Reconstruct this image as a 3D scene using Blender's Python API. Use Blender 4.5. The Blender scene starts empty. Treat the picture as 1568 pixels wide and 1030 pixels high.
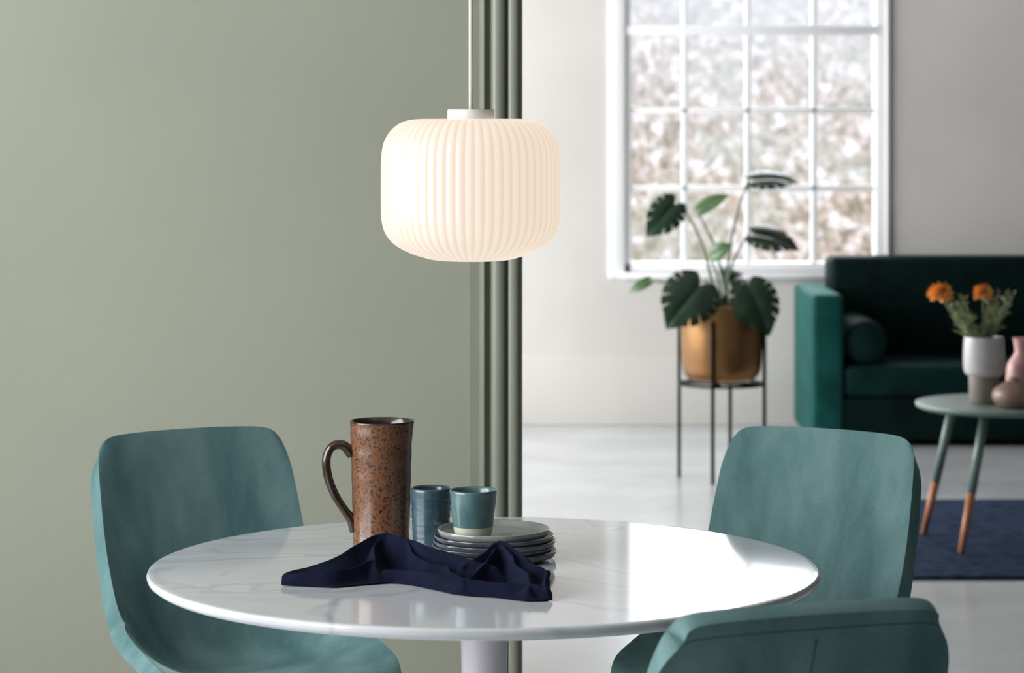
import bpy, bmesh, math, random
from mathutils import Vector, Matrix, noise
random.seed(4)
D=bpy.data; C=bpy.context
scene=C.scene
def lin(c):
    r=[]
    for v in c:
        v/=255.0
        r.append(v/12.92 if v<=0.04045 else ((v+0.055)/1.055)**2.4)
    return (r[0],r[1],r[2],1)
# ---------------------------------------------------------------- materials
def mat(name,col,rough=0.5,metal=0,var=0.0,scale=5.0,col2=None,bump=0.0,bscale=60,sheen=0,coat=0,emit=None,estr=0,spec=0.5,stretch=None,lo=0.35,hi=0.65,detail=4,srough=.35):
    m=D.materials.new(name); m.use_nodes=True
    nt=m.node_tree; b=nt.nodes['Principled BSDF']
    b.inputs['Base Color'].default_value=lin(col)
    b.inputs['Roughness'].default_value=rough
    b.inputs['Metallic'].default_value=metal
    b.inputs['Specular IOR Level'].default_value=spec
    if sheen:
        b.inputs['Sheen Weight'].default_value=sheen
        b.inputs['Sheen Roughness'].default_value=srough
        b.inputs['Sheen Tint'].default_value=lin([min(255,c*1.25+40) for c in col])
    if coat:
        b.inputs['Coat Weight'].default_value=coat; b.inputs['Coat Roughness'].default_value=0.08
    if emit:
        b.inputs['Emission Color'].default_value=lin(emit); b.inputs['Emission Strength'].default_value=estr
    tc=nt.nodes.new('ShaderNodeTexCoord'); mp=nt.nodes.new('ShaderNodeMapping')
    nt.links.new(tc.outputs['Object'],mp.inputs['Vector'])
    if stretch: mp.inputs['Scale'].default_value=stretch
    if col2 is None: col2=[c*(1-var) for c in col]
    n=nt.nodes.new('ShaderNodeTexNoise'); n.inputs['Scale'].default_value=scale; n.inputs['Detail'].default_value=detail
    nt.links.new(mp.outputs[0],n.inputs['Vector'])
    r=nt.nodes.new('ShaderNodeValToRGB')
    r.color_ramp.elements[0].position=lo; r.color_ramp.elements[1].position=hi
    r.color_ramp.elements[0].color=lin(col2); r.color_ramp.elements[1].color=lin(col)
    nt.links.new(n.outputs['Fac'],r.inputs['Fac']); nt.links.new(r.outputs[0],b.inputs['Base Color'])
    if bump:
        n2=nt.nodes.new('ShaderNodeTexNoise'); n2.inputs['Scale'].default_value=bscale; n2.inputs['Detail'].default_value=4
        nt.links.new(mp.outputs[0],n2.inputs['Vector'])
        bp=nt.nodes.new('ShaderNodeBump'); bp.inputs['Strength'].default_value=bump; bp.inputs['Distance'].default_value=0.01
        nt.links.new(n2.outputs['Fac'],bp.inputs['Height']); nt.links.new(bp.outputs[0],b.inputs['Normal'])
    return m
M={}
M['green']=mat('sage_wall_paint',(150,153,138),0.6,var=.03,scale=1.5,bump=.05,bscale=120)
M['trimg']=mat('sage_trim_paint',(140,144,130),0.35,var=.03)
M['white']=mat('white_wall_paint',(224,220,215),0.7,var=.05,scale=1.2,bump=.08,bscale=40)
M['greyw']=mat('grey_wall_paint',(64,64,62),0.8,var=.04,scale=1.2)  # for the unseen right and front walls, kept dark to cut bounced light
M['wframe']=mat('window_white_paint',(252,252,253),0.35,var=.01)
M['ceil']=mat('ceiling_paint',(170,170,167),0.8,var=.02)
M['floor']=mat('polished_concrete',(208,211,213),0.22,var=.08,scale=2.0,bump=.03,bscale=8)
def velvet(name,c1,c2,c3):
    m=D.materials.new(name); m.use_nodes=True; nt=m.node_tree; b=nt.nodes['Principled BSDF']
    b.inputs['Roughness'].default_value=.7; b.inputs['Specular IOR Level'].default_value=.15
    b.inputs['Sheen Weight'].default_value=1.0; b.inputs['Sheen Roughness'].default_value=.24; b.inputs['Sheen Tint'].default_value=lin((205,232,230))
    tc=nt.nodes.new('ShaderNodeTexCoord'); mp=nt.nodes.new('ShaderNodeMapping'); mp.inputs['Scale'].default_value=(1.8,1.8,.35)
    nt.links.new(tc.outputs['Object'],mp.inputs['Vector'])
    n=nt.nodes.new('ShaderNodeTexNoise'); n.inputs['Scale'].default_value=6; n.inputs['Detail'].default_value=6; n.inputs['Roughness'].default_value=.55; n.inputs['Distortion'].default_value=.2
    nt.links.new(mp.outputs[0],n.inputs['Vector'])
    n3=nt.nodes.new('ShaderNodeTexNoise'); n3.inputs['Scale'].default_value=420; n3.inputs['Detail'].default_value=2
    nt.links.new(tc.outputs['Object'],n3.inputs['Vector'])
    ad=nt.nodes.new('ShaderNodeMath'); ad.operation='MULTIPLY_ADD'; ad.inputs[1].default_value=.30; 
    nt.links.new(n3.outputs['Fac'],ad.inputs[0]); nt.links.new(n.outputs['Fac'],ad.inputs[2])
    r=nt.nodes.new('ShaderNodeValToRGB'); e=r.color_ramp.elements
    e[0].position=.48; e[0].color=lin(c1); e[1].position=.84; e[1].color=lin(c3); x=e.new(.65); x.color=lin(c2)
    nt.links.new(ad.outputs[0],r.inputs['Fac']); nt.links.new(r.outputs[0],b.inputs['Base Color'])
    bp=nt.nodes.new('ShaderNodeBump'); bp.inputs['Strength'].default_value=.12; bp.inputs['Distance'].default_value=.002
    nt.links.new(n3.outputs['Fac'],bp.inputs['Height']); nt.links.new(bp.outputs[0],b.inputs['Normal'])
    return m
M['velvet']=velvet('teal_velvet',(70,102,104),(87,118,119),(106,135,135))
M['seam']=mat('teal_seam',(54,82,84),0.8,var=.1)
M['black']=mat('black_metal',(20,20,22),0.4,metal=.6,var=.1)
M['sofa']=mat('emerald_velvet_shaded',(4,28,27),0.6,col2=(2,18,17),scale=8,sheen=.25,spec=.1)  # base and backrest velvet, darkened: the shade is put into the colour
M['sofa_half_lit']=mat('emerald_velvet_half_lit',(6,42,39),0.6,col2=(3,28,26),scale=8,sheen=.4,spec=.1)  # same velvet for cushions and bolsters, seat highlight painted into the colour
M['sofa_lit']=mat('emerald_velvet_lit',(20,78,72),0.6,col2=(13,60,55),scale=8,sheen=.6,spec=.1)  # same velvet on the arms, made lighter: window light painted into the colour
M['rug']=mat('navy_rug',(50,66,92),0.95,col2=(30,44,68),scale=20,bump=.5,bscale=200,spec=.1)
M['jug']=mat('brown_stoneware',(114,77,53),0.25,col2=(56,35,26),scale=230,coat=.4,bump=.05,bscale=80,lo=.36,hi=.50,detail=5)
M['jugrim']=mat('dark_glaze',(54,36,28),0.22,var=.4,scale=60,coat=.4)
M['blue']=mat('blue_glaze',(62,88,98),0.25,col2=(45,68,80),scale=30,coat=.3)
M['teal_c']=mat('teal_glaze',(88,118,120),0.22,col2=(70,100,104),scale=30,coat=.3)
M['cream']=mat('cream_glaze',(196,196,180),0.3,var=.08,scale=30)
M['plate']=mat('sage_plate_glaze',(150,157,152),0.22,col2=(128,136,133),scale=20,coat=.3)
M['plated']=mat('slate_plate_glaze',(98,104,112),0.18,col2=(70,76,86),scale=25,coat=.5)
M['napkin']=mat('navy_linen',(14,20,44),0.9,col2=(9,13,33),scale=30,bump=.25,bscale=500,spec=.12,sheen=.1)
M['pot']=mat('brushed_bronze',(168,128,88),0.34,metal=.85,col2=(138,100,64),scale=3)
M['soil']=mat('soil',(40,30,22),0.95,var=.4,scale=30)
M['leaf']=mat('leaf_green',(34,62,40),0.22,col2=(20,42,30),scale=12,coat=.5)
M['leafl']=mat('leaf_pale',(96,126,84),0.35,col2=(70,102,62),scale=12)
M['stem']=mat('stem_green',(120,138,112),0.5,var=.2,scale=20)
M['ctop']=mat('sage_lacquer',(128,148,140),0.3,var=.05)
M['wood']=mat('copper_wood',(214,148,110),0.45,col2=(190,120,84),scale=30,stretch=(1,1,.1))
M['vasew']=mat('white_ceramic',(206,204,206),0.3,var=.05,scale=20)
M['vaseg']=mat('grey_stone',(150,142,136),0.6,var=.1,scale=30)
M['taupe']=mat('taupe_ceramic',(158,132,118),0.35,col2=(130,106,94),scale=15)
M['pink']=mat('pink_ceramic',(226,176,172),0.3,var=.05)
M['orange']=mat('orange_petal',(255,196,120),0.7,col2=(252,172,92),scale=40)
M['fol']=mat('flower_foliage',(180,184,146),0.7,col2=(138,152,116),scale=40)
M['cap']=mat('lamp_cap_white',(228,228,225),0.4,var=.02)
M['cord']=mat('lamp_cord_white',(228,230,226),0.6,var=.02)
M['ped']=mat('pedestal_white',(205,200,206),0.3,var=.02)
M['ground']=mat('dry_grass',(120,110,98),1,var=.3,scale=3)
# marble
def marble():
    m=D.materials.new('white_marble'); m.use_nodes=True; nt=m.node_tree; b=nt.nodes['Principled BSDF']
    tc=nt.nodes.new('ShaderNodeTexCoord')
    n=nt.nodes.new('ShaderNodeTexNoise'); n.inputs['Scale'].default_value=1.8; n.inputs['Detail'].default_value=8; n.inputs['Distortion'].default_value=1.6
    nt.links.new(tc.outputs['Object'],n.inputs['Vector'])
    r=nt.nodes.new('ShaderNodeValToRGB'); e=r.color_ramp.elements
    e[0].position=.30; e[0].color=lin((184,188,193)); e[1].position=.70; e[1].color=lin((196,199,205))
    x=e.new(.47); x.color=lin((198,200,205)); x=e.new(.50); x.color=lin((178,183,190)); x=e.new(.53); x.color=lin((199,202,207))
    nt.links.new(n.outputs['Fac'],r.inputs['Fac']); nt.links.new(r.outputs[0],b.inputs['Base Color'])
    b.inputs['Roughness'].default_value=.09; b.inputs['IOR'].default_value=1.7
    return m
M['marble']=marble()
def hillmat():
    m=D.materials.new('autumn_hillside'); m.use_nodes=True; nt=m.node_tree; b=nt.nodes['Principled BSDF']
    b.inputs['Roughness'].default_value=1; b.inputs['Specular IOR Level'].default_value=0
    tc=nt.nodes.new('ShaderNodeTexCoord'); mp=nt.nodes.new('ShaderNodeMapping'); mp.inputs['Scale'].default_value=(1,.35,.6)
    nt.links.new(tc.outputs['Object'],mp.inputs['Vector'])
    n=nt.nodes.new('ShaderNodeTexNoise'); n.inputs['Scale'].default_value=9; n.inputs['Detail'].default_value=9; n.inputs['Roughness'].default_value=.82
    nt.links.new(mp.outputs[0],n.inputs['Vector'])
    r=nt.nodes.new('ShaderNodeValToRGB'); e=r.color_ramp.elements
    e[0].position=.38; e[0].color=lin((60,60,54)); e[1].position=.63; e[1].color=lin((190,192,200))
    for p,c in ((.44,(94,88,77)),(.49,(122,109,97)),(.55,(146,140,139))):
        x=e.new(p); x.color=lin(c)
    nt.links.new(n.outputs['Fac'],r.inputs['Fac'])
    # a second, broad layer: drifts of grey-green brush through the warm undergrowth
    n2=nt.nodes.new('ShaderNodeTexNoise'); n2.inputs['Scale'].default_value=1.6; n2.inputs['Detail'].default_value=3
    nt.links.new(mp.outputs[0],n2.inputs['Vector'])
    r2=nt.nodes.new('ShaderNodeValToRGB'); r2.color_ramp.elements[0].position=.45; r2.color_ramp.elements[1].position=.62
    nt.links.new(n2.outputs['Fac'],r2.inputs['Fac'])
    m2=nt.nodes.new('ShaderNodeMath'); m2.operation='MULTIPLY'; m2.inputs[1].default_value=.5; nt.links.new(r2.outputs[0],m2.inputs[0])
    mg=nt.nodes.new('ShaderNodeMixRGB'); mg.inputs['Color2'].default_value=lin((112,116,108)); nt.links.new(m2.outputs[0],mg.inputs['Fac']); nt.links.new(r.outputs[0],mg.inputs['Color1'])
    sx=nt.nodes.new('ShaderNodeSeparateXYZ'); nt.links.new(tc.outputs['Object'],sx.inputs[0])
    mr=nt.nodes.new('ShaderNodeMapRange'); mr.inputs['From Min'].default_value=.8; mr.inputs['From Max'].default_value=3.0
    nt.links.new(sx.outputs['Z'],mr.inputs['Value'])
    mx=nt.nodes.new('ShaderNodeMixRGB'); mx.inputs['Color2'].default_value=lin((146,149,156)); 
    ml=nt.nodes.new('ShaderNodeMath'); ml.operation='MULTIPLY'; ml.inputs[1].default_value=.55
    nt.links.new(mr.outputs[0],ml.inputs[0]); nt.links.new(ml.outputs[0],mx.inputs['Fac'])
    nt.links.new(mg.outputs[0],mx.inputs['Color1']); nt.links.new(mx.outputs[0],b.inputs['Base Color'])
    return m
M['hill']=hillmat()
def shade():
    m=D.materials.new('opal_ribbed_glass'); m.use_nodes=True; nt=m.node_tree; b=nt.nodes['Principled BSDF']
    a=nt.nodes.new('ShaderNodeAttribute'); a.attribute_name='rib'
    r=nt.nodes.new('ShaderNodeValToRGB'); e=r.color_ramp.elements
    e[0].position=0; e[0].color=lin((248,220,194)); e[1].position=.9; e[1].color=lin((255,238,219))
    nt.links.new(a.outputs['Fac'],r.inputs['Fac'])
    b.inputs['Base Color'].default_value=lin((110,108,104)); b.inputs['Roughness'].default_value=.35
    nt.links.new(r.outputs[0],b.inputs['Emission Color']); b.inputs['Emission Strength'].default_value=.84
    return m
M['shade']=shade()
# ---------------------------------------------------------------- mesh helpers
def link(o): scene.collection.objects.link(o); return o
def mesh_obj(name,verts,faces,m=None,smooth=True):
    me=D.meshes.new(name); me.from_pydata([tuple(v) for v in verts],[],faces); me.update()
    o=link(D.objects.new(name,me))
    if m: me.materials.append(M[m] if isinstance(m,str) else m)
    if smooth:
        for p in me.polygons: p.use_smooth=True
    return o
def fixn(o):
    bm=bmesh.new(); bm.from_mesh(o.data); bmesh.ops.recalc_face_normals(bm,faces=bm.faces); bm.to_mesh(o.data); bm.free()
def box(name,x0,x1,y0,y1,z0,z1,m,bev=0,seg=3):
    v=[(x,y,z) for x in(x0,x1) for y in(y0,y1) for z in(z0,z1)]
    f=[(0,1,3,2),(4,6,7,5),(0,4,5,1),(2,3,7,6),(0,2,6,4),(1,5,7,3)]
    o=mesh_obj(name,v,f,m,False)
    if bev:
        bm=bmesh.new(); bm.from_mesh(o.data)
        bmesh.ops.bevel(bm,geom=list(bm.edges),offset=bev,segments=seg,profile=.5,affect='EDGES')
        for fc in bm.faces: fc.smooth=True
        bm.to_mesh(o.data); bm.free()
    return o
def join(name,objs):
    for o in C.selected_objects: o.select_set(False)
    for o in objs: o.select_set(True)
    C.view_layer.objects.active=objs[0]
    bpy.ops.object.join(); o=C.view_layer.objects.active; o.name=name; o.data.name=name; o.select_set(False)
    return o
def cr(pts,n):
    """catmull-rom sampling of tuples"""
    out=[]; k=len(pts)
    for i in range(n):
        t=i/(n-1)*(k-1); a=min(int(t),k-2); f=t-a
        p0=pts[max(a-1,0)];p1=pts[a];p2=pts[a+1];p3=pts[min(a+2,k-1)]
        out.append(tuple(.5*((2*q1)+(-q0+q2)*f+(2*q0-5*q1+4*q2-q3)*f*f+(-q0+3*q1-3*q2+q3)*f**3) for q0,q1,q2,q3 in zip(p0,p1,p2,p3)))
    return out
def lathe(name,prof,m,seg=64,loc=(0,0,0),matf=None):
    v=[];f=[]
    n=len(prof)
    for (r,z) in prof:
        for j in range(seg):
            a=2*math.pi*j/seg; v.append((loc[0]+r*math.cos(a),loc[1]+r*math.sin(a),loc[2]+z))
    for i in range(n-1):
        for j in range(seg):
            k=(j+1)%seg
            f.append((i*seg+j,i*seg+k,(i+1)*seg+k,(i+1)*seg+j))
    if prof[0][0]>1e-5: f.append(tuple(reversed(range(seg))))
    if prof[-1][0]>1e-5: f.append(tuple((n-1)*seg+j for j in range(seg)))
    o=mesh_obj(name,v,f,m)
    bm=bmesh.new(); bm.from_mesh(o.data); bmesh.ops.remove_doubles(bm,verts=bm.verts,dist=1e-6); bmesh.ops.recalc_face_normals(bm,faces=bm.faces); bm.to_mesh(o.data); bm.free()
    return o
def tube(name,pts,rad,m,seg=12,n=None,flat=1.0):
    if n: 
        if not isinstance(rad,(int,float)):
            q=cr([tuple(p)+(r,) for p,r in zip(pts,rad)],n); pts=[a[:3] for a in q]; rad=[a[3] for a in q]
        else: pts=cr(pts,n)
    P=[Vector(p) for p in pts]; R=[rad]*len(P) if isinstance(rad,(int,float)) else rad
    v=[];f=[]; up=None
    for i,p in enumerate(P):
        t=(P[min(i+1,len(P)-1)]-P[max(i-1,0)]).normalized()
        if up is None:
            up=t.cross(Vector((0,1,0)));
            if up.length<.1: up=t.cross(Vector((1,0,0)))
            up.normalize()
        up=(up-t*up.dot(t)).normalized(); s=t.cross(up)
        for j in range(seg):
            a=2*math.pi*j/seg; v.append(p+R[i]*(math.cos(a)*up+math.sin(a)*s*flat))
    for i in range(len(P)-1):
        for j in range(seg):
            k=(j+1)%seg; f.append((i*seg+j,i*seg+k,(i+1)*seg+k,(i+1)*seg+j))
    f.append(tuple(reversed(range(seg)))); f.append(tuple((len(P)-1)*seg+j for j in range(seg)))
    o=mesh_obj(name,v,f,m); fixn(o); return o
def group(name,parts,loc=(0,0,0),rz=0):
    e=link(D.objects.new(name,None)); e.location=loc; e.rotation_euler=(0,0,rz)
    for p in parts: p.parent=e
    return e
# ---------------------------------------------------------------- room
XL,XR,YF,YB,H=-2.8,4.0,-2.0,13.05,3.3
box('floor',XL-.2,XR+.2,YF-.2,YB+.3,-.1,0,'floor')
box('ceiling',XL-.2,XR+.2,YF-.2,YB+.3,H,H+.1,'ceil')
box('wall_right',XR,XR+.15,YF,YB,0,H,'greyw')
box('wall_front',XL,XR,YF-.15,YF,0,H,'greyw')
# left wall with two window openings
WA,WB=(1.4,4.8),(8.6,12.7)
L=[box('w',XL-.15,XL,YF,WA[0],0,H,'white'),box('w',XL-.15,XL,WA[1],WB[0],0,H,'white'),box('w',XL-.15,XL,WB[1],YB,0,H,'white'),
   box('w',XL-.15,XL,WA[0],WA[1],0,.7,'white'),box('w',XL-.15,XL,WA[0],WA[1],2.9,H,'white'),
   box('w',XL-.15,XL,WB[0],WB[1],0,.6,'white'),box('w',XL-.15,XL,WB[0],WB[1],2.9,H,'white')]
join('wall_left',L)
# back wall with window opening
WX0,WX1,WZ0,WZ1=.545,1.80,.735,3.0
L=[box('w',XL,WX0,YB,YB+.22,0,H,'white'),box('w',WX1,XR,YB,YB+.22,0,H,'white'),
   box('w',WX0,WX1,YB,YB+.22,0,WZ0,'white'),box('w',WX0,WX1,YB,YB+.22,WZ1,H,'white')]
join('wall_back',L)
box('trim_1',XL,XR,YB-.03,YB,0,.335,'white',.006)
# window
fr=[]
def fb(x0,x1,z0,z1,y0=YB+.02,y1=YB+.06,b=.006): fr.append(box('f',x0,x1,y0,y1,z0,z1,'wframe',b,2))
cols=[.835,1.14,1.46]
fb(WX0,WX0+.03,WZ0,WZ1,YB+.01,YB+.14); fb(WX1-.045,WX1,WZ0,WZ1,YB+.01,YB+.14)
fb(WX0,WX1,WZ0,WZ0+.045,YB+.01,YB+.14); fb(WX0,WX1,WZ1-.05,WZ1,YB+.01,YB+.14)
for c in cols: fb(c-.015,c+.015,WZ0,WZ1)
for z in (1.14,1.515): fb(WX0,WX1,z-.014,z+.014)
fb(WX0,WX1,1.88,1.925,YB+.0,YB+.08)
for z in (2.28,2.64): fb(WX0,WX1,z-.011,z+.011)
# casing & sill
fb(WX0-.08,WX0+.0,WZ0-.03,WZ1+.09,YB-.012,YB+.0); fb(WX1,WX1+.02,WZ0-.03,WZ1+.09,YB-.02,YB+.0)
fb(WX0-.0,WX1+.0,WZ1,WZ1+.09,YB-.02,YB); fb(WX0-.02,WX1+.02,WZ0-.03,WZ0,YB-.04,YB+.04)
join('window_1',fr)
# side windows frames
for k,(a,b_,z0) in enumerate(((WA[0],WA[1],.7),(WB[0],WB[1],.6))):
    fr=[]
    n=4 if k==0 else 6
    for i in range(n+1):
        y=a+.03+(b_-a-.06)*i/n; fr.append(box('f',XL-.12,XL-.07,y-.02,y+.02,z0,2.9,'wframe'))
    for z in (z0+.02,1.7,2.88): fr.append(box('f',XL-.12,XL-.07,a,b_,z-.02,z+.02,'wframe'))
    join('window_%d'%(k+2),fr)
# green partition + moulding
PY=6.0
L=[box('w',XL,-.094,PY,PY+.16,0,H,'green')]
join('wall_partition',L)
prof=[(-.094,.0),(-.094,-.006),(-.072,-.006),(-.070,-.012),(-.062,-.014),(-.060,-.002),(-.055,.006),(-.049,.006),(-.046,-.012)]
for i in range(9):
    a=math.pi*i/8; prof.append((-.031-.015*math.cos(a)*1,-.014-.012*math.sin(a)))
prof+=[(-.015,.004),(-.010,.004),(-.008,-.016)]
for i in range(7):
    a=math.pi*i/6; prof.append((.003-.011*math.cos(a),-.016-.007*math.sin(a)))
prof+=[(.016,.0),(.023,.0),(.023,.16),(-.094,.16)]
v=[];n=len(prof)
for z in (0,H):
    for (x,y) in prof: v.append((x,PY+y,z))
f=[(i,(i+1)%n,n+(i+1)%n,n+i) for i in range(n)]
f+= [tuple(range(n)),tuple(reversed(range(n,2*n)))]
o=mesh_obj('trim_2',v,f,'trimg',False); fixn(o)
# exterior hillside
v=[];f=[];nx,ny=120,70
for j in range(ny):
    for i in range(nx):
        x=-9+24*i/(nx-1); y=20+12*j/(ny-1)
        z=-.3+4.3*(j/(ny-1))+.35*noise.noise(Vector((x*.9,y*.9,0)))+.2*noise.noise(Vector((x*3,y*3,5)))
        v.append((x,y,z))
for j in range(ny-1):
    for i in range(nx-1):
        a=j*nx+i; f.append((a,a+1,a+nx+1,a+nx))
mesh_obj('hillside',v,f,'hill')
box('ground_outside',-12,16,YB+.3,20.3,-.4,-.25,'ground')
# ---------------------------------------------------------------- dining table
TX,TY=-.046,4.45
prof=[(0,.728),(.525,.728),(.54,.731),(.549,.738),(.5505,.744),(.549,.748),(.546,.7495),(.54,.75),(.3,.75),(0,.75)]
top=lathe('tabletop',[(r,z) for r,z in prof],'marble',128)
for p in top.data.polygons:
    if abs(p.normal.z)>.99: p.use_smooth=False
pp=cr([(.26,0.0),(.262,.012),(.22,.022),(.13,.05),(.07,.12),(.045,.24),(.038,.40),(.037,.55),(.042,.66),(.07,.705),(.14,.722),(.16,.7275)],60)
ped=lathe('pedestal',[(0,0)]+pp+[(0,.7275)],'ped',64)
group('dining_table',[top,ped],(TX,TY,0))
# ---------------------------------------------------------------- chairs
def chair(name,loc,rz):
    rows=cr([(-.245,.445,.200,.0),(-.16,.468,.220,.03),(-.03,.468,.224,.062),(.07,.458,.222,.095),(.138,.466,.217,.112),(.180,.508,.211,.100),
             (.204,.575,.206,.060),(.226,.655,.2045,.036),(.250,.735,.203,.027),(.276,.815,.1985,.021),(.302,.888,.1915,.016)],60)
    nc=37; v=[];f=[]; R=len(rows); centre=[]
    for i,(y,z,w,l) in enumerate(rows):
        a=rows[max(i-1,0)]; b=rows[min(i+1,R-1)]
        ty,tz=b[0]-a[0],b[1]-a[1]; q=math.hypot(ty,tz); ny,nz=-tz/q,ty/q
        t=i/(R-1)
        g=min(1,max(0,(t-.18)/.62)); g=g*g*(3-2*g); phi=g*math.radians(104)
        ey,ez=-math.sin(phi),math.cos(phi)
        for j in range(nc):
            s=-1+2*j/(nc-1); s=math.copysign(abs(s)**.75,s)
            off=l*abs(s)**2.8
            top=max(0,(t-.90)/.10); fr_=max(0,(.12-t)/.12)
            dn=.018*top*abs(s)**14+.003*top*s*s; df=.04*fr_*abs(s)**5
            pull=.006*top*top*abs(s)**6
            v.append(((w-pull)*s, y+ey*off+df, z+ez*off-dn))
        centre.append((y,z,ny,nz))
    for i in range(R-1):
        for j in range(nc-1):
            a=i*nc+j; f.append((a,a+1,a+nc+1,a+nc))
    o=mesh_obj('seat_shell',v,f,'velvet')
    TH=.030
    md=o.modifiers.new('s','SOLIDIFY'); md.thickness=TH; md.offset=-1
    md=o.modifiers.new('b','BEVEL'); md.width=.011; md.segments=5; md.limit_method='ANGLE'; md.angle_limit=math.radians(50)
    parts=[o]
    th=TH-.0008
    parts.append(tube('back_seam',[(0,y-ny*th,z-nz*th) for (y,z,ny,nz) in centre[30:R-3]],.0016,'seam',8))
    me=o.data; me.update(); pts=[]
    ri=R-3
    for j in range(1,nc-1):
        nn=me.vertices[ri*nc+j].normal; pts.append(Vector(v[ri*nc+j])-nn*(TH-.0002))
    parts.append(tube('top_stitch',pts,.0009,'seam',8))
    for k,(sx,sy) in enumerate(((-1,-1),(1,-1),(-1,1),(1,1))):
        parts.append(tube('leg_%d'%(k+1),[(sx*.13,sy*.12,.425),(sx*.22,sy*.21,.0)],.010,'black',12))
    parts.append(box('base_plate',-.15,.15,-.14,.14,.405,.422,'black',.004))
    return group(name,parts,loc,rz)
chair('dining_chair',(-.474,4.95,0),math.radians(30))
chair('dining_chair.001',(.452,4.95,0),math.radians(-30))
chair('dining_chair.002',(.266,3.632,0),math.radians(200))
# ---------------------------------------------------------------- pendant lamp
sc=.001074
pr=cr([(0,183.5),(36,182.5),(78,182),(103,186),(121,198),(133,217),(137.5,242),(138,270),(138,310),(137,336),(131,357),(118,373),(98,385),(76,393),(52,398),(0,400)],90)
nr=60; sg=nr*8; v=[];f=[];rib=[]
for (r,y) in pr:
    r=max(r,0)*sc; z=-(y-177)*sc
    amp=.0018*min(1,max(0,(r-.045)/.05))
    for j in range(sg):
        a=2*math.pi*j/sg; c=abs(math.cos(a*nr/2))
        rr=r+amp*(c-1); v.append((rr*math.cos(a),rr*math.sin(a),z)); rib.append(1-(1-c)*min(1,max(0,(r-.03)/.05)))
n=len(pr)
for i in range(n-1):
    for j in range(sg):
        k=(j+1)%sg; f.append((i*sg+j,(i+1)*sg+j,(i+1)*sg+k,i*sg+k))
o=mesh_obj('glass_shade',v,f,'shade')
at=o.data.attributes.new('rib','FLOAT','POINT'); at.data.foreach_set('value',rib)
cap=lathe('cap',[(0,-.006),(.038,-.006),(.0385,-.005),(.0385,.009),(.0375,.0105),(0,.0105)],'cap',64)
for p in cap.data.polygons: p.use_smooth=abs(p.normal.z)<.5
cord=tube('cord',[(0,0,.0),(0,0,1.80)],.0034,'cord',12)
rose=lathe('ceiling_rose',[(0,1.775),(.05,1.775),(.055,1.785),(.055,1.81),(0,1.81)],'cap',48)
group('pendant_lamp',[o,cap,cord,rose],((721-784)*4.45/4143,4.45,1.49))
# ---------------------------------------------------------------- jug
TZ=.7502
out=[(0,0),(.046,0),(.0485,.004),(.049,.03),(.0505,.10),(.052,.16),(.0535,.20),(.0545,.216),(.0535,.2175),(.0515,.216),(.050,.20),(.048,.10),(.045,.012),(0,.010)]
def jugbody():
    v=[];f=[];seg=72
    P=cr(out[2:8],30); P=out[:2]+P+out[8:]
    for (r,z) in P:
        for j in range(seg):
            a=2*math.pi*j/seg; 
            sp=max(0,math.cos(a))**14*max(0,(z-.18)/.037)**2
            rr=r+.003*sp*(1 if r>.03 else 0)+.0004*math.sin(z*170)*(1 if r>.03 else 0)
            v.append((rr*math.cos(a),rr*math.sin(a),z))
    for i in range(len(P)-1):
        for j in range(seg):
            k=(j+1)%seg; f.append((i*seg+j,i*seg+k,(i+1)*seg+k,(i+1)*seg+j))
    o=mesh_obj('body',v,f,'jug'); fixn(o)
    o.data.materials.append(M['jugrim'])
    for p in o.data.polygons:
        if (p.index//seg)>=30: p.material_index=1
    bm=bmesh.new(); bm.from_mesh(o.data); bmesh.ops.remove_doubles(bm,verts=bm.verts,dist=1e-6); bm.to_mesh(o.data); bm.free()
    return o
jb=jugbody()
jh=tube('handle',[(-.050,0,.160),(-.066,0,.176),(-.084,0,.174),(-.094,0,.155),(-.092,0,.125),(-.080,0,.092),(-.064,0,.066),(-.052,0,.048),(-.0475,0,.028)],[.010,.0085,.008,.0075,.0075,.0075,.0075,.0085,.007],'jugrim',16,n=48,flat=1.35)
group('stoneware_jug',[jb,jh],(-.224,4.64,TZ),math.radians(8))
# cups
def cup(name,r0,r1,h,m,m2,loc,band=.2,ridges=False):
    o=[(0,0),(r0*.85,0),(r0*.95,.0015)]
    N=24
    for i in range(N+1):
        t=i/N; rr=r0+(r1-r0)*(t**.7)
        if ridges: rr+=.0006*math.sin(t*60)
        o.append((rr,.003+(h-.005)*t))
    o+= [(r1-.001,h),(r1-.0025,h-.0008)]
    for i in range(9):
        t=1-i/8; o.append((r0-.004+(r1-r0)*(t**.7),.006+(h-.009)*t))
    o.append((0,.006))
    b=lathe('cup_body',o,m,64); b.data.materials.append(M[m2])
    for p in b.data.polygons:
        if p.center.z<h*band and math.hypot(p.center.x,p.center.y)>r0*.9: p.material_index=1
    return group(name,[b],loc)
cup('ceramic_tumbler',.030,.034,.108,'blue','blue',(-.1375,4.60,TZ),ridges=True)
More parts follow.
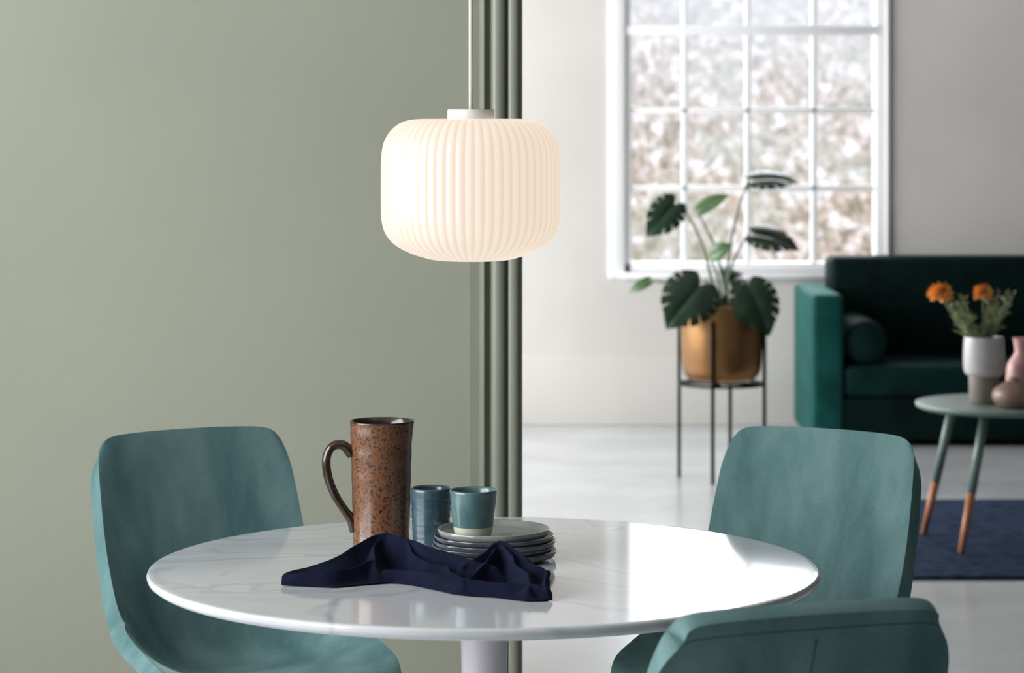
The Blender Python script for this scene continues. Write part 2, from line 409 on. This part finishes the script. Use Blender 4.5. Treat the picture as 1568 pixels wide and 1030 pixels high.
# plates
def plate(name,r,m,loc,h=.013,wob=0,sx=1):
    o=[(0,0),(r*.62,0),(r*.66,.0015),(r*.86,.0032),(r*.96,.0055),(r,h),(r-.0012,h+.001),(r-.003,h),(r*.95,.0085),(r*.85,.0062),(r*.6,.005),(0,.005)]
    b=lathe('plate_body',o,m,96)
    return group(name,[b],loc)
PX,PYY=-.030,4.525
plate('slate_plate',.103,'plated',(PX+.003,PYY,TZ),.014)
plate('slate_plate.001',.102,'plated',(PX-.001,PYY+.002,TZ+.0085),.014)
plate('slate_plate.002',.103,'plated',(PX+.001,PYY-.001,TZ+.017),.014)
plate('slate_plate.003',.101,'plated',(PX,PYY,TZ+.0255),.014)
plate('sage_plate',.094,'plate',(PX-.001,PYY,TZ+.034),.016)
cup('espresso_cup',.030,.0395,.079,'teal_c','cream',(-.0645,4.50,TZ+.0393),band=.22)
# ---------------------------------------------------------------- napkin
def napkin():
    front=[(-.362,4.258),(-.31,4.240),(-.25,4.25),(-.19,4.275),(-.13,4.225),(-.085,4.175),(-.035,4.150),(.015,4.125),(.060,4.12)]
    back=[(-.365,4.31),(-.315,4.38),(-.262,4.45),(-.215,4.485),(-.165,4.465),(-.115,4.43),(-.06,4.39),(-.005,4.390),(.058,4.32)]
    ridges=[
     (.060,[(-.365,4.290,.010),(-.30,4.335,.022),(-.250,4.385,.044),(-.215,4.425,.056),(-.175,4.405,.052),(-.12,4.345,.042),(-.07,4.295,.036),(-.03,4.255,.028)]),
     (.050,[(-.075,4.275,.028),(-.045,4.320,.045),(-.020,4.340,.058),(.010,4.305,.046),(.040,4.255,.036),(.058,4.205,.026)]),
     (.034,[(-.215,4.425,.052),(-.222,4.36,.036),(-.215,4.30,.018)]),
     (.030,[(-.36,4.275,.014),(-.31,4.262,.018),(-.26,4.280,.022),(-.225,4.33,.028)]),
     (.026,[(-.20,4.30,.016),(-.15,4.262,.022),(-.10,4.215,.022),(-.05,4.185,.020),(.0,4.165,.020),(.055,4.145,.018)]),
     (.034,[(-.020,4.335,.054),(.012,4.25,.036),(.020,4.18,.026),(.018,4.14,.014)]),
     (.030,[(-.030,4.325,.050),(-.052,4.24,.030),(-.075,4.19,.018)]),
     (.026,[(.058,4.30,.012),(.050,4.23,.030),(.052,4.16,.024),(.057,4.13,.012)]),
     (.028,[(-.175,4.405,.050),(-.150,4.34,.034),(-.10,4.27,.026),(-.08,4.22,.020)]),
    ]
    segs=[]
    for w,pl in ridges:
        q=cr(pl,14)
        for a,b in zip(q[:-1],q[1:]): segs.append((w,a,b))
    nu,nv=240,130
    F=cr(front,nu);B=cr(back,nu)
    v=[];f=[]
    for i in range(nu):
        u=i/(nu-1)
        for j in range(nv):
            t=j/(nv-1)
            x=F[i][0]*(1-t)+B[i][0]*t; y=F[i][1]*(1-t)+B[i][1]*t
            xx=x+.010*noise.noise(Vector((x*18,y*18,4))); yy=y+.010*noise.noise(Vector((x*18,y*18,14)))
            best=0; acc=0
            for w,a,b in segs:
                dx,dy=b[0]-a[0],b[1]-a[1]; L2=dx*dx+dy*dy
                s=((xx-a[0])*dx+(yy-a[1])*dy)/L2; s=0 if s<0 else (1 if s>1 else s)
                d=math.hypot(xx-a[0]-dx*s,yy-a[1]-dy*s)
                if d<w:
                    h=a[2]+(b[2]-a[2])*s; e=1-d/w
                    # rounded crest, concave skirt
                    k=h*(e*e*(1.6-.6*e))
                    if k>best: best=k
            edge=min(t,1-t)
            z=best*min(1,edge*14)+.0025+.0022*noise.noise(Vector((x*38,y*38,3)))*min(1,edge*10)
            z=max(z,.0014)
            jx=.005*noise.noise(Vector((x*25,1,y*25))); jy=.009*noise.noise(Vector((x*20,0,9)))
            v.append([x+jx,y+jy,z])
    # light smoothing
    for it in range(2):
        nvv=[c[2] for c in v]
        for i in range(1,nu-1):
            for j in range(1,nv-1):
                a=i*nv+j; nvv[a]=(v[a][2]*2+v[a-1][2]+v[a+1][2]+v[a-nv][2]+v[a+nv][2])/6
        for a,z in enumerate(nvv): v[a][2]=z
    for i in range(nu-1):
        for j in range(nv-1):
            a=i*nv+j; f.append((a,a+nv,a+nv+1,a+1))
    o=mesh_obj('linen_napkin',v,f,'napkin'); o.location=(0,0,TZ)
    md=o.modifiers.new('s','SOLIDIFY'); md.thickness=.0012; md.offset=-1
    return o
napkin()
# ---------------------------------------------------------------- sofa
sx0,sx1,sy0,sy1=1.352,3.35,12.16,12.98
S=[]
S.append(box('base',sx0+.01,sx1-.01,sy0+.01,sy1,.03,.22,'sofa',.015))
S.append(box('arm_1',sx0,sx0+.14,sy0,sy1,.02,.685,'sofa_lit',.022,4))
S.append(box('arm_2',sx1-.14,sx1,sy0,sy1,.02,.685,'sofa_lit',.022,4))
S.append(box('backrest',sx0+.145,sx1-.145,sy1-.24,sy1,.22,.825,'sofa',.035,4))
S.append(box('seat_cushion_1',sx0+.145,(sx0+sx1)/2-.003,sy0+.005,sy1-.24,.222,.365,'sofa_half_lit',.03,4))
S.append(box('seat_cushion_2',(sx0+sx1)/2+.003,sx1-.145,sy0+.005,sy1-.24,.222,.365,'sofa_half_lit',.03,4))
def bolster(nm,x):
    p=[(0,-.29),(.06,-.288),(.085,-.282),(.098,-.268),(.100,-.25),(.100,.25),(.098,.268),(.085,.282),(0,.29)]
    b=lathe(nm,p,'sofa_half_lit',40); b.rotation_euler=(math.radians(90),0,0); b.location=(x,sy0+.32,.467); return b
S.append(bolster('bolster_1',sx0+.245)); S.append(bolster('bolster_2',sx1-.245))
for k,(x,y) in enumerate(((sx0+.06,sy0+.06),(sx1-.06,sy0+.06),(sx0+.06,sy1-.06),(sx1-.06,sy1-.06))):
    S.append(lathe('leg_%d'%(k+1),[(0,0),(.018,0),(.022,.03),(0,.03)],'black',20,(x,y,0)))
group('velvet_sofa',S)
box('area_rug',1.02,3.6,8.68,10.42,.0,.014,'rug',.006)
# ---------------------------------------------------------------- coffee table
cx,cy=1.70,9.30
T=[lathe('top',[(0,.482),(.29,.482),(.308,.490),(.312,.498),(.310,.504),(.305,.505),(0,.505)],'ctop',96,(cx,cy,0))]
legs=[((-.09,-.10),(-.19,-.20)),((-.17,.09),(-.25,.23)),((.15,-.07),(.24,-.15)),((.12,.14),(.20,.22))]
for k,(a,b_) in enumerate(legs):
    A=Vector((cx+a[0],cy+a[1],.482)); B=Vector((cx+b_[0],cy+b_[1],.018)); m_=A.lerp(B,.58)
    T.append(tube('leg_%d'%(k+1),[A,m_],[.017,.0155],'ctop',20)); T.append(tube('leg_tip_%d'%(k+1),[m_,B],[.0156,.011],'wood',20))
group('coffee_table',T)
CZ=.5052
vx,vy=1.615,9.26
vs=[lathe('lower_body',[(0,0),(.046,0),(.050,.004),(.051,.09),(.051,.1)],'vaseg',48),
    lathe('upper_body',cr([(.051,.094),(.064,.104),(.069,.125),(.070,.17),(.068,.215),(.066,.228)],24)+[(.062,.229),(.063,.21),(.064,.13),(0,.105)],'vasew',48)]
def flower(px_,pz,r,i):
    ps=[]
    base=Vector((0,0,.2)); tip=Vector((px_,-.01*i,pz))
    ps.append(tube('stem',[base,base.lerp(tip,.5)+Vector((px_*.15,0,.0)),tip],.003,'stem',8,n=12))
    v=[];f=[]
    for k in range(130):
        g=math.pi*(3-5**.5)*k; zz=1-1.6*k/129; rr=math.sqrt(max(0,1-zz*zz))
        d=Vector((rr*math.cos(g),rr*math.sin(g),zz)); t=d.orthogonal().normalized(); b=len(v)
        c=tip; q=r*random.uniform(.75,1.12)
        v+=[c+d*q*.3+t*r*.10,c+d*q*.3-t*r*.10,c+d*q*.8-t*r*.14,c+d*q*1.1,c+d*q*.8+t*r*.14]; f.append((b,b+1,b+2,b+3,b+4))
    ps.append(mesh_obj('bloom',v,f,'orange')); return ps
vs+=flower(-.150,.375,.042,1)+flower(.0,.375,.033,-2)
v=[];f=[]
for k in range(38):
    a=random.uniform(-1.35,1.0); h=random.uniform(.25,.41); xx=a*.10*(h-.1)/.25; yy=random.uniform(-.06,.06)
    if xx<-.03: h*=.93
    tip=Vector((xx,yy,h)); 
    vs.append(tube('sprig',[Vector((xx*.15,yy*.2,.2)),tip],.0018,'fol',6))
    for q in range(18):
        t=random.uniform(.3,1); p=Vector((xx*.15,yy*.2,.2)).lerp(tip,t); d=Vector((random.uniform(-1,1),random.uniform(-1,1),random.uniform(.2,1.2))).normalized()
        s=d.orthogonal().normalized(); b=len(v); l=random.uniform(.018,.036)
        v+=[p,p+d*l*.5+s*.004,p+d*l,p+d*l*.5-s*.004]; f.append((b,b+1,b+2,b+3))
vs.append(mesh_obj('sprig_leaves',v,f,'fol'))
group('flower_vase',vs,(vx,vy,CZ))
group('pebble_vase',[lathe('body',cr([(.035,0),(.060,.008),(.075,.034),(.068,.062),(.04,.082),(.02,.092),(.018,.102)],30)+[(.014,.102),(.012,.09),(0,.08)],'taupe',48)],(1.695,9.13,CZ))
group('pink_bottle_vase',[lathe('body',cr([(.04,0),(.052,.01),(.056,.06),(.052,.12),(.034,.15),(.026,.17),(.030,.205),(.034,.215)],40)+[(.028,.213),(.022,.17),(0,.15)],'pink',48)],(1.765,9.36,CZ))
# ---------------------------------------------------------------- planter + monstera
P=[]
P.append(lathe('pot',cr([(.10,.402),(.135,.412),(.158,.445),(.166,.52),(.168,.62),(.168,.715)],40)+[(.163,.717),(.160,.70),(.0,.69)],'pot',64))
P.append(lathe('soil',[(0,.688),(.158,.69),(.1,.70),(0,.705)],'soil',40))
for k,a in enumerate((-16,74,164,254)):
    x=.178*math.cos(math.radians(a)); y=.178*math.sin(math.radians(a))
    P.append(box('leg_%d'%(k+1),x-.0075,x+.0075,y-.0075,y+.0075,0,.655,'black',.002))
for k in range(2):
    a=math.radians(-16+90*k); p=Vector((.178*math.cos(a),.178*math.sin(a),.392))
    P.append(tube('crossbar_%d'%(k+1),[p,Vector((-p.x,-p.y,.392))],.008,'black',8))
ringp=[(.178*math.cos(2*math.pi*i/48),.178*math.sin(2*math.pi*i/48),.392) for i in range(49)]
P.append(tube('ring',ringp,.006,'black',8))
def leaf(base,tip,width,facing,m='leaf',cuts=5,droop=.15,name='leaf'):
    base=Vector(base);tip=Vector(tip);ax=tip-base;Ln=ax.length;ax.normalize()
    n=Vector(facing);n=(n-ax*n.dot(ax)).normalized();s=ax.cross(n)
    v=[];f=[];N=300;K=10
    for i in range(N):
        th=2*math.pi*i/N-math.pi    # 0 = tip
        t=abs(th)/math.pi
        hx=math.cos(th); hy=math.sin(th)
        r=1.0+.05*math.cos(2*th)-.55*max(0,(t-.88)/.12)**1.3
        if cuts:
            u=(t-.12)/.62
            if 0<u<1:
                ph=(u*cuts)%1; d=abs(ph-.5)
                if d<.11: r*=.55+.45*(d/.11)**.5
        tipx=.12*max(0,1-t/.12)
        for k in range(K+1):
            q=k/K
            X=(.34+(.56+tipx)*hx*r*q*(1 if hx>0 else .72))*Ln
            Y=hy*r*q*width*.5
            rr2=((X/Ln-.3)**2+1.0*(Y/Ln)**2)
            zz=-droop*Ln*rr2+.05*width*(1-math.exp(-abs(Y)/(width*.12)))
            v.append(base+ax*X+s*Y+n*zz)
    for i in range(N):
        a=i*(K+1); b=((i+1)%N)*(K+1)
        for k in range(K):
            if k==0: f.append((a,a+1,b+1))
            else: f.append((a+k,a+k+1,b+k+1,b+k))
    return mesh_obj(name,v,f,m)
q=.00268
def Z(y): return 1.49-(y-177)*q
def X(x): return (x-1105)*q
V=[]
spec=[ # base, tip, depth, width m, facing, mat, cuts, depth of tip
 ((1075,425),(1020,488),-.14,.25,(-.10,-1,.25),'leaf',5,-.08),
 ((1138,428),(1172,500),-.12,.215,(.15,-1,.3),'leaf',5,-.07),
 ((1038,306),(992,356),-.03,.155,(.1,-1,.35),'leaf',4,-.04),
 ((1146,276),(1220,270),.02,.19,(0,-.45,1),'leaf',4,.0),
 ((1146,356),(1218,370),-.03,.20,(0,-.58,1),'leaf',4,-.05),
 ((1085,392),(1112,372),-.06,.075,(0,-1,.4),'leafl',0,-.05),
 ((1068,324),(1112,294),.02,.085,(.2,-.6,.9),'leafl',0,.0),
 ((998,428),(964,446),.02,.05,(0,-1,.5),'leafl',0,.0),
 ((1118,435),(1150,422),.12,.16,(0,-1,.5),'leaf',4,.1),
]
for k,(b_,t_,y,w,fc,m_,c_,yt) in enumerate(spec):
    bp=(X(b_[0]),y,Z(b_[1])); tp=(X(t_[0]),y+yt,Z(t_[1]))
    V.append(leaf(bp,tp,w,fc,m_,c_,droop=.35,name='leaf_%d'%(k+1)))
    bx=X(1105)+random.uniform(-.03,.03)
    mid=((bx*.6+bp[0]*.4),y*.5,.70+(bp[2]-.70)*.6)
    V.append(tube('stem_%d'%(k+1),[(bx,0,.70),mid,bp],[.007,.0055,.0035],'stem',8,n=16))
group('potted_monstera',P+V,(.86,11.1,.0))
# ---------------------------------------------------------------- light
w=D.worlds.new('daylight'); scene.world=w; w.use_nodes=True
bg=w.node_tree.nodes['Background']; bg.inputs[0].default_value=(.93,.96,1,1); bg.inputs[1].default_value=4.3
def area(name,loc,rot,sx,sy,pw,col=(1,1,1)):
    l=D.lights.new(name,'AREA'); l.shape='RECTANGLE'; l.size=sx; l.size_y=sy; l.energy=pw; l.color=col
    o=link(D.objects.new(name,l)); o.location=loc; o.rotation_euler=rot; return o
area('daylight_side_window',(XL-.02,3.1,1.8),(0,math.radians(-90),0),2.2,3.4,140,(1,1,.99))
area('daylight_lounge_window',(XL-.02,10.65,1.75),(0,math.radians(-90),0),2.3,4.1,190,(1,1,1))
# ---------------------------------------------------------------- camera
cd=D.cameras.new('camera'); cam=link(D.objects.new('camera',cd)); cam.location=(0,0,1.49); cam.rotation_euler=(math.radians(90),0,0)
cd.sensor_width=36; cd.lens=4143/1568*36; cd.shift_y=-338/1568; cd.clip_end=200
cd.dof.use_dof=True; cd.dof.focus_distance=4.5; cd.dof.aperture_fstop=6.5
scene.camera=cam
scene.view_settings.view_transform='Standard'
scene.view_settings.look='None'
scene.view_settings.exposure=0
